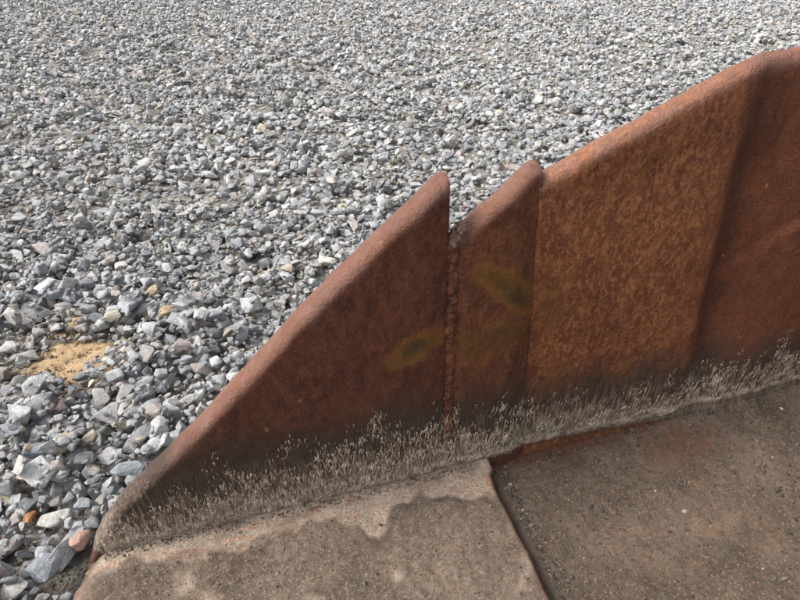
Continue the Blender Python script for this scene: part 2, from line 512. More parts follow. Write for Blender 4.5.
weld('weld_bead', [(0.7235 - (z - .06) * 0.020, 0.0215, z) for z in np.arange(0.045, 0.628, 0.003)], 0.0150, M_WELD, bucket, 3.0)
# crumb of scale and soil stuck at the bottom of the notch
def lump(name, c, r, mat, parent, seed):
    bm = bmesh.new()
    bmesh.ops.create_icosphere(bm, subdivisions=3, radius=1)
    for v in bm.verts:
        k = 1 + 0.55 * fbm(v.co.x + seed, v.co.y, v.co.z, 2.0, 4)
        v.co = Vector((c[0] + v.co.x * r[0] * k, c[1] + v.co.y * r[1] * k, c[2] + v.co.z * r[2] * k))
    me = bpy.data.meshes.new(name); bm.to_mesh(me); bm.free()
    me.polygons.foreach_set('use_smooth', [True] * len(me.polygons))
    return new_obj(name, me, mat, parent)
M_CRUMB = mat_mud('soil_crumb', (0.10, 0.058, 0.040), (0.20, 0.135, 0.10))
lump('soil_crumb', (0.7150, 0.014, 0.630), (0.014, 0.014, 0.017), M_CRUMB, bucket, 2.0)
lump('soil_crumb', (0.7210, 0.006, 0.650), (0.009, 0.010, 0.009), M_CRUMB, bucket, 9.0)

# --- floor of the bucket -------------------------------------------------
def floor_mesh(name, mat, ss, ns, zf, sandf, rustf, damp_shade_f, z_under, close=True):
    """sheet with a real underside; ns = distance into the bucket from the side plate"""
    verts, sand, rusty, damp = [], [], [], []
    for n in ns:
        for s in ss:
            verts.append((s, -n, zf(s, n)))
            sand.append(sandf(s, n)); rusty.append(rustf(s, n)); damp.append(damp_shade_f(s, n))
    nx, ny = len(ss), len(ns)
    N0 = len(verts)
    faces = [(j * nx + i, (j + 1) * nx + i, (j + 1) * nx + i + 1, j * nx + i + 1) for j in range(ny - 1) for i in range(nx - 1)]
    # skirt down to the underside
    ring = [i for i in range(nx)] + [j * nx + nx - 1 for j in range(1, ny)] + [(ny - 1) * nx + i for i in range(nx - 2, -1, -1)] + [j * nx for j in range(ny - 2, 0, -1)]
    base = len(verts)
    for idx in ring:
        x, y, _ = verts[idx]
        verts.append((x, y, z_under(x))); sand.append(0.2); rusty.append(0.8); damp.append(0.2)
    R = len(ring)
    for k in range(R):
        k2 = (k + 1) % R
        faces.append((ring[k], ring[k2], base + k2, base + k))
    me = mesh_from(name, verts, faces)
    for nm, arr in (('sand', sand), ('rusty', rusty), ('damp', damp)):
        at = me.attributes.new(nm, 'FLOAT', 'POINT'); at.data.foreach_set('value', [float(v) for v in arr])
    return new_obj(name, me, mat, bucket)

# limit of the packed sand on the cutting edge (distance from the plate along it)
LIM = [(-0.1, 0.030), (0.05, 0.035), (0.15, 0.060), (0.25, 0.075), (0.33, 0.055), (0.42, 0.050), (0.49, 0.062), (0.515, 0.110), (0.545, 0.118), (0.575, 0.072),
       (0.63, 0.052), (0.70, 0.060), (0.745, 0.095), (0.80, 0.100), (0.9, 0.1)]
def sand_edge(s, n):
    l = lerp_pts(LIM, s) + 0.020 * fbm(s, n, 0, 24, 5)
    return n - l
def sand1(s, n):
    k = sstep(-0.008, 0.012, sand_edge(s, n))
    k *= sstep(-0.45, 0.05, fbm(s, n, 5, 9, 3) + 0.25)
    return k
def z1(s, n):
    z = 0.046
    z += 0.006 * sand1(s, n) + 0.0024 * fbm(s, n, 1, 60, 3) * (0.30 + sand1(s, n))
    z += 0.0022 * fbm(s, n, 2, 12, 2)
    z -= 0.030 * sstep(0.02, -0.050, s + 0.02 - 0.0 * n) * 1.0        # worn bevel to the lip
    z += 0.004 * sstep(0.010, 0.0, n)                                   # fillet against the plate
    return z
def rust1(s, n):
    a = 0.55 * sstep(0.2, 0.6, fbm(s * 0.6, n * 1.5, 3, 16, 3)) * (1 - sand1(s, n))
    return max(a, 0.9 * sstep(0.795, 0.812, s))
def damp_shade1(s, n):
    e = sand_edge(s, n)
    d = sstep(-0.006, 0.006, e) * sstep(0.045, 0.010, e) * sstep(0.46, 0.54, s) * max(0.0, 0.55 + 0.9 * fbm(s, n, 9, 26, 3))
    d = max(d, 0.9 * sstep(0.800, 0.813, s))
    d = max(d, 0.6 * sstep(0.012, 0.0, n))
    return max(0.0, min(1.0, d))
def edge_s(n):
    return -0.010 - 0.30 * n + 0.0
ss1 = list(np.linspace(0, 1, 170))
ns1 = [-0.062, -0.03] + list(np.arange(-0.006, 0.50, 0.0048)) + [0.6, 0.9, 1.4, 2.2]
def edge_mesh():
    # cutting edge: front lip follows a worn line, rear end is the step down to the floor
    verts, sand, rusty, damp = [], [], [], []
    nx = len(ss1)
    for n in ns1:
        s0 = -0.030 - 0.28 * max(0, min(n, 0.25)) + 0.004 * fbm(0, n, 0, 18, 3) if n > 0 else -0.030
        s1 = 0.8135 + 0.004 * fbm(1, n, 0, 14, 3) - 0.03 * max(0, n) + (0.014 * sstep(0.045, 0.02, n))
        for a in ss1:
            s = s0 + (s1 - s0) * a
            z = z1(max(s, 0.03), n)
            z -= 0.032 * sstep(s0 + 0.05, s0, s)
            z -= 0.010 * (sstep(s1 - 0.008, s1, s)) ** 2
            verts.append((s, -n, z))
            sand.append(sand1(s, n) * sstep(s0, s0 + 0.03, s) if n > 0.0 else 0)
            rusty.append(max(rust1(s, n) if s < 0.79 else 0, 0.9 * sstep(s1 - 0.014, s1 - 0.004, s), 0.5 * sstep(s0 + 0.02, s0, s)))
            damp.append(max(damp_shade1(s, n) if s < 0.79 else 0, 0.8 * sstep(s1 - 0.010, s1 - 0.002, s)))  # last term paints the step's shade along the rear end
    ny = len(ns1)
    faces = [(j * nx + i, (j + 1) * nx + i, (j + 1) * nx + i + 1, j * nx + i + 1) for j in range(ny - 1) for i in range(nx - 1)]
    ring = [i for i in range(nx)] + [j * nx + nx - 1 for j in range(1, ny)] + [(ny - 1) * nx + i for i in range(nx - 2, -1, -1)] + [j * nx for j in range(ny - 2, 0, -1)]
    base = len(verts)
    for idx in ring:
        x, y, _ = verts[idx]
        verts.append((x, y, 0.002)); sand.append(0.1); rusty.append(0.9); damp.append(0.85)
    R = len(ring)
    for k in range(R):
        k2 = (k + 1) % R
        faces.append((ring[k], ring[k2], base + k2, base + k))
    me = mesh_from('cutting_edge', verts, faces)
    for nm, arr in (('sand', sand), ('rusty', rusty), ('damp', damp)):
        at = me.attributes.new(nm, 'FLOAT', 'POINT'); at.data.foreach_set('value', [float(v) for v in arr])
    return new_obj('cutting_edge', me, M_EDGE, bucket)
edge_mesh()

def z2base(s):
    return lerp_pts([(0.80, 0.012), (1.05, 0.016), (1.30, 0.042), (1.5, 0.068), (1.7, 0.080), (1.85, 0.092), (1.98, 0.125), (2.08, 0.19), (2.16, 0.30), (2.20, 0.45), (2.215, 0.65), (2.22, 0.98)], s)
def z2(s, n):
    z = z2base(s)
    if s < 1.95:
        z += 0.0032 * fbm(s, n, 1, 60, 3) + 0.004 * fbm(s, n, 2, 9, 2) + 0.006 * sstep(0.07, 0.0, n) * sstep(1.1, 1.35, s)
        z += 0.006 * sstep(0.86, 0.83, s) * sstep(0.25, 0.05, n)
    return z
def sand2(s, n):
    k = 0.35 + 0.65 * sstep(-0.3, 0.25, fbm(s, n, 5, 6, 3) + 0.2)
    return k * sstep(0.004, 0.03, n - 0.006 - 0.02 * fbm(s, 0, 3, 20, 2)) * sstep(2.0, 1.9, s)
def rust2(s, n):
    k = 0.95 * sstep(0.030, 0.012, n - 0.010 * fbm(s, n, 7, 30, 2)) * sstep(1.36, 1.22, s)
    # rusty wet patch beside the plate
    q = math.hypot((s - 1.27) / 0.13, (n - 0.085) / 0.06) + 0.35 * fbm(s, n, 6, 22, 3)
    k = max(k, 0.48 * sstep(1.3, 0.2, q))
    if s > 2.0: k = 1.0
    return min(1, k)
def damp_shade2(s, n):
    k = 0.55 * sstep(0.045, 0.0, n) * (0.6 + 0.6 * fbm(s, n, 4, 22, 2))
    q = 0.55 * sstep(0.1, 0.5, fbm(s, n, 8, 5, 3)) * sstep(0.3, 0.1, n)
    k2 = 0.7 * sstep(0.855, 0.825, s)  # the step's shade, painted onto the lower floor beside it
    return max(0, min(1, max(k, q, k2)))
ss2 = [0.795] + list(np.arange(0.802, 1.90, 0.0055)) + [1.92, 1.95, 1.98, 2.03, 2.08, 2.12, 2.16, 2.18, 2.20, 2.208, 2.215, 2.22]
ns2 = [-0.05, -0.02] + list(np.arange(-0.004, 0.52, 0.0055)) + [0.6, 0.8, 1.2, 1.7, 2.2]
floor_mesh('floor_sheet', M_FLOOR, ss2, ns2, z2, sand2, rust2, damp_shade2, lambda x: max(0.002, z2base(x) - 0.016))

# --- dried mud splashes up the inside of the plates ------------------------
BASE = [(-0.03, 0.046), (0.9, 0.052), (1.1, 0.056), (1.27, 0.066), (1.36, 0.088), (1.7, 0.104), (2.2, 0.15)]
def face_y(s, z):
    if s < sR1(z): return 0.007 * sstep(sR1(z) - 0.05, sR1(z), s)
    if s < sL2(z): return 0.006
    if s < sR2(z): return 0.003 + 0.013 * sstep(sR2(z) - 0.055, sR2(z), s)
    return -depth3(s, z)
def mud_crust():
    """continuous crust along the foot of the plates, ragged upper rim"""
    verts, faces = [], []
    cols = np.arange(0.0, 1.86, 0.006)
    rows = 9
    for s in cols:
        zb = lerp_pts(BASE, s)
        if s > 0.88: zb += 0.004 * fbm(s, 0, 0, 24, 2)
        hgt = 0.012 + 0.016 * fbm(s, 4, 0, 45, 3) + 0.002 * sstep(0.85, 1.3, s)
        hgt = max(0.002, hgt) * sstep(-0.005, 0.05, s)
        for r in range(rows):
            k = r / (rows - 1)
            z = zb + hgt * k
            th = (0.0020 + 0.0012 * sstep(0.80, 0.88, s)) * math.sqrt(max(0.0, 1 - k ** 2)) * (1 + fbm(s, 5, z, 50, 2)) + 0.0016 * fbm(s, 1, z, 110, 2)
            if r == 0: th = 0.001
            if k == 1: th = -0.002
            verts.append((s, face_y(s, z) - th, z))
    for i in range(len(cols) - 1):
        for r in range(rows - 1):
            a = i * rows + r
            faces.append((a, a + rows, a + rows + 1, a + 1))
    o = new_obj('mud_crust', mesh_from('mud_crust', verts, faces), M_CRUST, bucket)
    return o
mud_crust()

def mud_splash():
    verts, faces = [], []
    R = random.Random(5)
    seg = 5
    count = 0
    tries = 0
    while count < 12500 and tries < 200000:
        tries += 1
        s = R.uniform(0.01, 1.85)
        zb = lerp_pts(BASE, s)
        reach = lerp_pts([(0, 0.05), (0.08, 0.080), (0.2, 0.125), (0.36, 0.135), (0.53, 0.165), (0.72, 0.15), (0.95, 0.12), (1.2, 0.10), (1.4, 0.12), (1.85, 0.11)], s)
        reach *= 1 + 0.55 * fbm(s, 0, 0, 14, 3)
        u = R.random()
        hgt = R.uniform(0, 1.25) ** 1.25 * reach
        zz = zb + 0.004 + hgt
        rel = hgt / max(reach, 1e-4)
        cl = fbm(s, 2, zz * 0.6, 24, 2)
        if R.random() > (1.05 - 0.80 * rel) + 0.7 * cl: continue
        if zz > lerp_pts(TOP1, s) - 0.02 and s < 0.3: continue
        L = R.uniform(0.008, 0.034) * (1 - 0.3 * rel)
        w = min(0.0042, R.lognormvariate(math.log(0.0017), 0.42)) * (1 - 0.2 * rel)
        lean = lerp_pts([(0, -0.10), (0.7, 0.0), (1.0, 0.12), (1.8, 0.32)], s) + R.gauss(0, 0.10)
        if u < 0.5:
            L *= 0.5; w *= 0.55
        k_r = 1 - 0.38 * sstep(0.75, 1.05, s)
        L *= k_r; w *= k_r
        bend = R.gauss(0, 0.15)
        p = w * R.uniform(0.8, 1.5)
        rings = 5
        b0 = len(verts)
        for i in range(rings):
            k = i / (rings - 1)
            zc = zz + L * (k - 0.6)
            sc = s + lean * L * k + bend * L * k * k
            wr = w * (0.22 + 0.85 * k) * math.sqrt(max(0.02, 1 - max(0, (k - 0.72) / 0.28) ** 2)) * R.uniform(0.85, 1.15)
            fy = face_y(sc, zc)
            for q in range(seg):
                th = 2 * math.pi * q / seg
                verts.append((sc + wr * math.cos(th), fy - p * (0.5 + 0.5 * k) * 0.9 * math.sin(th) * (wr / w), zc))
        for i in range(rings - 1):
            for q in range(seg):
                a, b = b0 + i * seg + q, b0 + i * seg + (q + 1) % seg
                faces.append((a, b, b + seg, a + seg))
        faces.append(tuple(b0 + (rings - 1) * seg + q for q in range(seg)))
        faces.append(tuple(b0 + q for q in range(seg))[::-1])
        count += 1
    o = new_obj('mud_splash', mesh_from('mud_splash', verts, faces), M_MUD, bucket)
    o['kind'] = 'stuff'
    o['label'] = 'dried beige mud splashes running up the foot of the rusty plate'
mud_splash()

# ------------------------------------------------------------------ crushed stone shapes
def stone_mesh(i):
    R = random.Random(100 + i)
    bm = bmesh.new()
    ax = (1.0, R.uniform(0.62, 0.88), R.uniform(0.46, 0.68))
    n = R.randint(11, 17)
    for _ in range(n):
        z = R.uniform(-1, 1); q = R.uniform(0, 2 * math.pi); r = math.sqrt(1 - z * z)
        p = Vector((r * math.cos(q), r * math.sin(q), z))
        m = max(abs(p.x), abs(p.y), abs(p.z))
        p = p.lerp(p / m, 0.45)                                  # blocky rather than round
        bm.verts.new((p.x * ax[0], p.y * ax[1], p.z * ax[2]))
    hull = bmesh.ops.convex_hull(bm, input=bm.verts)
    bmesh.ops.delete(bm, geom=[e for e in bm.verts if not e.link_faces], context='VERTS')
    bmesh.ops.dissolve_limit(bm, angle_limit=math.radians(16), verts=bm.verts, edges=bm.edges)
    bmesh.ops.bevel(bm, geom=list(bm.edges), offset=R.uniform(0.035, 0.075), segments=1, affect='EDGES', profile=0.5)
    bmesh.ops.triangulate(bm, faces=bm.faces)
    bmesh.ops.remove_doubles(bm, verts=bm.verts, dist=0.012)
    for v in bm.verts:
        v.co += Vector((mnoise.noise(v.co * 2.2 + Vector((i, 0, 0))), mnoise.noise(v.co * 2.2 + Vector((0, i, 9))), mnoise.noise(v.co * 2.2 + Vector((5, 0, i))))) * 0.045
    me = bpy.data.meshes.new('crushed_stone')
    # normalise to half extents of about one
    ext = max(max(abs(c) for c in v.co) for v in bm.verts)
    for v in bm.verts: v.co /= ext
    bm.to_mesh(me); bm.free()
    me.materials.append(M_STONE)
    me.polygons.foreach_set('use_smooth', [True] * len(me.polygons))
    me.set_sharp_from_angle(angle=math.radians(24))
    hz = max(abs(v.co.z) for v in me.vertices); hy = max(abs(v.co.y) for v in me.vertices)
    return me, hy, hz
NSH = 28
SHAPES = [stone_mesh(i) for i in range(NSH)]
SHY = np.array([s[1] for s in SHAPES]); SHZ = np.array([s[2] for s in SHAPES])

# ------------------------------------------------------------------ laying the gravel
CELL = 0.008
GX0, GX1, GY0, GY1 = -10.4, 10.4, -0.3, 10.4
NXg, NYg = int((GX1 - GX0) / CELL), int((GY1 - GY0) / CELL)
H = np.zeros((NXg, NYg), np.float32)
ca, sa = math.cos(ANG), math.sin(ANG)
def to_bucket(x, y):
    dx, dy = x - ORG.x, y - ORG.y
    return dx * ca + dy * sa, -(-dx * sa + dy * ca)     # s, n (n > 0 inside)
def in_bucket(x, y, r):
    s, n = to_bucket(x, y)
    front = -0.030 - 0.28 * np.clip(n, 0, 0.25)
    return (s > front - 0.30 * r) & (n > -0.060 - 0.6 * r) & (s < 2.4)
vn1, vn2, vn3 = VN(1), VN(2), VN(3)
PATCHES = [(-0.93, 1.265, 0.165, 0.115, 1.0), (-1.17, 1.36, 0.15, 0.09, 0.9), (-1.12, 1.08, 0.09, 0.05, 0.9), (-0.83, 0.86, 0.05, 0.03, 0.7),
           (-0.88, 2.30, 0.28, 0.10, 0.40), (-1.55, 2.25, 0.26, 0.10, 0.35), (-0.62, 1.95, 0.14, 0.06, 0.35), (-0.55, 2.55, 0.24, 0.08, 0.40), (-2.1, 3.2, 0.4, 0.15, 0.4),
           (1.0, 4.9, 0.5, 0.15, 0.35)]
def bare(x, y):
    b = np.zeros_like(x)
    wob = 0.55 * (vn3(x, y, 9.0) - 0.5)
    for (px, py, ra, rb, k) in PATCHES:
        q = np.hypot((x - px) / ra, (y - py) / rb) + wob
        b = np.maximum(b, k * np.clip((1.25 - q) / 0.5, 0, 1))
    lowf = vn1(x, y, 0.9)
    b = np.maximum(b, 0.12 * np.clip((lowf - 0.68) / 0.2, 0, 1))
    return b

def make_candidates(dens, y0, y1, dmin, dmax, mu, sig):
    area_w = lambda y: 0.82 * y + 1.7
    n = int(dens * (y1 - y0) * 2 * (area_w(y0) + area_w(y1)) / 2)
    y = y0 + (y1 - y0) * rng.random(int(n * 1.6))
    keep = rng.random(len(y)) < area_w(y) / area_w(y1)
    y = y[keep][:n]
    x = (rng.random(len(y)) * 2 - 1) * area_w(y)
    d = np.clip(rng.lognormal(mu, sig, len(y)), dmin, dmax)
    return np.stack([x, y, d / 2], 1)

ell_cache = {}
def footprint(ra):
    k = max(1, int(round(ra / CELL)))
    if k not in ell_cache:
        g = np.arange(-k, k + 1)
        q = (g[:, None] ** 2 + g[None, :] ** 2) / (k + 0.5) ** 2
        prof = np.sqrt(np.clip(1 - q, 0, 1)).astype(np.float32)
        ell_cache[k] = (k, prof, q < 0.8)
    return ell_cache[k]

stones = []        # x, y, z, r, shape, half-height
def lay(x, y, r, shape, jit, ntry):
    c = r * SHZ[shape]
    k, prof, m = footprint(r * (1 + SHY[shape]) / 2 * 0.92)
    best = None
    for q in range(ntry):
        xx = x if q == 0 else x + random.uniform(-jit, jit)
        yy = y if q == 0 else y + random.uniform(-jit, jit)
        i = int((xx - GX0) / CELL); j = int((yy - GY0) / CELL)
        if i - k < 0 or j - k < 0 or i + k + 1 > NXg or j + k + 1 > NYg: continue
        P = H[i - k:i + k + 1, j - k:j + k + 1]
        T = P + c * prof
        z = 0.55 * float(T[m].max()) + 0.45 * float(T[m].mean())
        if best is None or z < best[0]: best = (z, xx, yy, i, j)
    if best is None: return None
    z, xx, yy, i, j = best
    z -= 0.12 * c
    P = H[i - k:i + k + 1, j - k:j + k + 1]
    np.maximum(P, (z + 0.92 * c * prof) * (prof > 0.05), out=P)
    return (xx, yy, z, r, shape, c)

LN = math.log
batches = [make_candidates(2450, -0.2, 1.5, 0.020, 0.074, LN(0.0400), 0.30),
           make_candidates(1900, 1.5, 2.2, 0.020, 0.070, LN(0.039), 0.30),
           make_candidates(1650, 2.2, 4.5, 0.020, 0.068, LN(0.0375), 0.28),
           make_candidates(1050, 4.5, 10.2, 0.024, 0.072, LN(0.041), 0.26)]
small = [make_candidates(1700, -0.2, 2.2, 0.008, 0.026, LN(0.016), 0.30),
         make_candidates(350, 2.2, 4.5, 0.012, 0.026, LN(0.020), 0.25)]
for bi, C in enumerate(batches):
    b = bare(C[:, 0], C[:, 1])
    keep = (rng.random(len(C)) > b * 0.97) & ~in_bucket(C[:, 0], C[:, 1], C[:, 2])
    C = C[keep]; b = b[keep]
    C[:, 2] *= 1 - 0.45 * b * rng.random(len(b))
    shp = rng.integers(0, NSH, len(C))
    for (x, y, r), sh in zip(C.tolist(), shp.tolist()):
        o = lay(x, y, r, sh, 0.022, 4 if bi < 3 else 2)
        if o and not in_bucket(o[0], o[1], r): stones.append(o)
for C in small:
    b = bare(C[:, 0], C[:, 1])
    keep = (rng.random(len(C)) > np.where(b > 0.9, 0.75, 0.1)) & ~in_bucket(C[:, 0], C[:, 1], C[:, 2])
    C = C[keep]
    shp = rng.integers(0, NSH, len(C))
    for (x, y, r), sh in zip(C.tolist(), shp.tolist()):
        o = lay(x, y, r, sh, 0.025, 4)
        if o and not in_bucket(o[0], o[1], r): stones.append(o)

S = np.array(stones)
SINK = 0.027                                   # the bottom stones are trodden into the dirt
bs = bare(S[:, 0], S[:, 1])
S[:, 2] -= SINK * (1 - np.clip(bs * 1.5, 0, 1))
n = len(S)
# colours of the crushed rock
def tints(m, R):
    cls = R.choice(6, m, p=[0.50, 0.21, 0.14, 0.07, 0.025, 0.055])
    base = np.array([[1.0, 1.0, 1.0], [0.955, 0.985, 1.03], [1.0, 0.955, 0.89], [1.0, 0.87, 0.81], [1.0, 0.87, 0.68], [1.0, 0.98, 0.94]])[cls]
    lo = np.array([0.27, 0.19, 0.27, 0.30, 0.31, 0.44])[cls]; hi = np.array([0.48, 0.36, 0.46, 0.45, 0.46, 0.53])[cls]
    v = lo + (hi - lo) * R.random(m)
    return base * v[:, None] * (1 + 0.010 * R.standard_normal((m, 3))), cls
T, CLS = tints(n, rng)
dirty = 0.5 * np.clip((bare(S[:, 0], S[:, 1]) - 0.1) / 0.5, 0, 1)
T = T * (1 - dirty[:, None] * 0.5) + dirty[:, None] * 0.5 * np.array([0.20, 0.165, 0.125])
ROT = np.stack([rng.normal(0, 0.30, n), rng.normal(0, 0.30, n), rng.random(n) * 6.283], 1)
flip = rng.random(n) < 0.14
ROT[flip, 0] += 1.2
FLIP = flip
SC = S[:, 3:4] * (1 + rng.normal(0, 0.10, (n, 3)))

# stones that stand out, placed one by one: x, y, radius, tint, stretch, yaw, label
f_px = 800 * 26 / 36
def at(u, v, z):
    d = Vector(((u - 400), f_px * math.cos(PITCH) + (300 - v) * math.sin(PITCH), -f_px * math.sin(PITCH) + (300 - v) * math.cos(PITCH)))
    k = (z - 1.10) / d.z
    return k * d.x, k * d.y
FEAT = [
    (80, 541, 0.024, (0.42, 0.27, 0.21), (0.9, 0.8, 1.3), 1.4, 'salmon pink wedge-shaped stone leaning against the tip of the bucket'),
    (86, 560, 0.016, (0.45, 0.31, 0.15), (1, 1, 1), 0.3, 'small rounded ochre stone under the tip of the bucket'),
    (68, 553, 0.040, (0.33, 0.33, 0.33), (1, 1.0, 0.8), 0.8, 'big flat pale grey stone beside the front corner of the bucket'),
    (40, 572, 0.038, (0.20, 0.21, 0.23), (1, 0.8, 0.8), 1.1, 'long blue grey stone beside the big flat pale grey stone'),
    (53, 517, 0.034, (0.40, 0.38, 0.35), (1, 0.9, 1), 0.5, 'light grey stone crossed by a white vein near the bucket tip'),
    (128, 468, 0.034, (0.27, 0.29, 0.31), (1.15, 0.75, 0.9), 0.25, 'oblong blue grey stone lying against the sloping plate edge'),
    (32, 475, 0.027, (0.47, 0.37, 0.32), (1, 0.9, 0.8), 0.1, 'pale pink flat stone among grey ones'),
    (29, 514, 0.015, (0.36, 0.17, 0.08), (1, 1, 1), 0.8, 'small rusty orange stone among grey ones'),
    (38, 454, 0.034, (0.19, 0.21, 0.24), (1.05, 0.75, 0.9), 0.35, 'dark blue grey stone with a flat top'),
    (66, 443, 0.035, (0.26, 0.28, 0.31), (1.1, 0.7, 0.8), 0.1, 'broad slate blue stone beside the dark blue grey one'),
    (327, 260, 0.030, (0.56, 0.53, 0.47), (1.1, 0.9, 0.9), 0.0, 'creamy white stone beside the upper plate edge'),
    (62, 216, 0.040, (0.34, 0.24, 0.19), (1.1, 0.8, 0.8), 0.4, 'large pinkish brown stone in the grey gravel'),
    (212, 313, 0.038, (0.36, 0.36, 0.35), (0.7, 0.8, 1.5), 0.1, 'tall grey stone standing on end'),
    (167, 312, 0.028, (0.46, 0.34, 0.19), (1, 0.9, 0.9), 0.4, 'tan yellow stone among dark grey stones'),
    (155, 287, 0.030, (0.44, 0.36, 0.24), (1, 0.9, 1), 1.0, 'dull yellow angular stone behind the tan one'),
    (112, 318, 0.026, (0.50, 0.46, 0.36), (1, 0.9, 1), 0.5, 'cream coloured stone behind the orange sand'),
    (75, 318, 0.024, (0.44, 0.30, 0.15), (1, 0.8, 0.8), 0.5, 'orange tan stone at the far side of the orange sand'),
    (33, 391, 0.034, (0.47, 0.42, 0.31), (1.1, 0.75, 0.8), 0.2, 'pale yellow stone in front of the orange sand'),
    (119, 386, 0.033, (0.37, 0.28, 0.26), (1.1, 0.7, 0.8), 0.5, 'mauve pink slab of stone to the bucket side of the sand'),
    (60, 407, 0.028, (0.31, 0.23, 0.22), (1, 0.8, 0.8), 2.2, 'dull purple brown stone in front of the orange sand'),
    (263, 164, 0.044, (0.50, 0.50, 0.49), (1.1, 0.9, 0.9), 0.2, 'large whitish stone standing out of the mid field gravel'),
]
feat_rows = []
for (u, v, r, tint, stretch, yaw, lab) in FEAT:
    x, y = at(u, v, 0.055)
    if S is not None:
        # clear the spot of stones that would cover it
        dd = np.hypot(S[:, 0] - x, S[:, 1] - y)
        keep = ~((dd < r * 0.85) & (S[:, 3] > 0.005))
        S, T, CLS, ROT, SC, FLIP = S[keep], T[keep], CLS[keep], ROT[keep], SC[keep], FLIP[keep]
    feat_rows.append((x, y, r, tint, stretch, yaw, lab))
n = len(S)

# ------------------------------------------------------------------ the 300 stones that show largest are things of their own
depth = S[:, 1] * math.cos(PITCH) + (1.10 - S[:, 2]) * math.sin(PITCH)
up_c = S[:, 1] * math.sin(PITCH) - (1.10 - S[:, 2]) * math.cos(PITCH)
uu = 400 + f_px * S[:, 0] / depth
vv = 300 - f_px * up_c / depth
px = f_px * S[:, 3] / depth * 2
ii = ((S[:, 0] - GX0) / CELL).astype(int); jj = ((S[:, 1] - GY0) / CELL).astype(int)
seen = S[:, 2] + 0.75 * S[:, 5] > H[np.clip(ii, 0, NXg - 1), np.clip(jj, 0, NYg - 1)] - SINK
infr = (uu > -8) & (uu < 808) & (vv > -8) & (vv < 610) & (depth > 0.1)
score = np.where(infr & seen, px, 0)
order = np.argsort(-score)
pick = order[:279]
isp = np.zeros(n, bool); isp[pick] = True
gsh = bpy.data.collections.new('crushed_stone_shapes')
COL.children.link(gsh)
shape_done = set()
NAMES = ['grey', 'blue grey', 'warm grey', 'pinkish grey', 'sandy tan', 'whitish']
def zone(x, y, r):
    s, nn = to_bucket(x, y)
    if math.hypot((x + 0.93) / 0.30, (y - 1.275) / 0.20) < 1.0: return 'at the edge of the orange sand'
    if s < 0.12 and nn > -0.16 and s > -0.35: return 'beside the front lip of the bucket'
    if nn > -0.20 and s > 0: return 'along the outside of the rusty plate'
    if y < 0.95: return 'in the open gravel out from the bucket tip'
    if y < 1.2: return 'between the orange sand and the bucket tip'
    return 'in the gravel beyond the orange sand'
def sized(r): return 'very large' if r > 0.036 else ('large' if r > 0.031 else ('medium' if r > 0.025 else 'small'))
def form(sh, fl):
    if fl: return 'upright '
    if SHZ[sh] < 0.52: return 'flat '
    if SHY[sh] < 0.70: return 'elongated '
    return 'blocky ' if SHZ[sh] > 0.60 else ('angular ' if SHY[sh] > 0.80 else 'wedge-shaped ')
def tone(c):
    v = float(sum(c)) / 3
    return 'dark ' if v < 0.24 else ('pale ' if v > 0.36 else '')
def add_stone(x, y, z, rot, sc, tint, shape, label, group=None):
    o = bpy.data.objects.new('crushed_stone', SHAPES[shape][0])
    o.location = (x, y, z); o.rotation_euler = rot; o.scale = sc
    o['tint'] = [float(v) for v in tint]
    o['label'] = label; o['category'] = 'stone'
    if group: o['group'] = group
    if shape not in shape_done:
        shape_done.add(shape); gsh.objects.link(o)
    else:
        COL.objects.link(o)
    return o
for i in pick:
    x, y, z, r, sh = S[i, 0], S[i, 1], S[i, 2], S[i, 3], int(S[i, 4])
    zn = zone(x, y, r)
    add_stone(x, y, z, tuple(ROT[i]), tuple(SC[i]), T[i], sh, f'{sized(r)} {form(sh, FLIP[i])}{tone(T[i])}{NAMES[CLS[i]]} stone {zn}', 'loose crushed stones ' + zn)
for q, (x, y, r, tint, stretch, yaw, lab) in enumerate(feat_rows):
    sh = (q * 5 + 3) % NSH
    zt = r * SHZ[sh] * stretch[2]
    i = int((x - GX0) / CELL); j = int((y - GY0) / CELL)
    zc = max(0.6 * zt, min(float(np.median(H[i - 3:i + 4, j - 3:j + 4])) - SINK - 0.15 * zt, 0.06))
    add_stone(x, y, zc, (0.15 * math.sin(q * 3), 0.15 * math.cos(q * 5), yaw), tuple(r * k for k in stretch), tint, sh, lab)

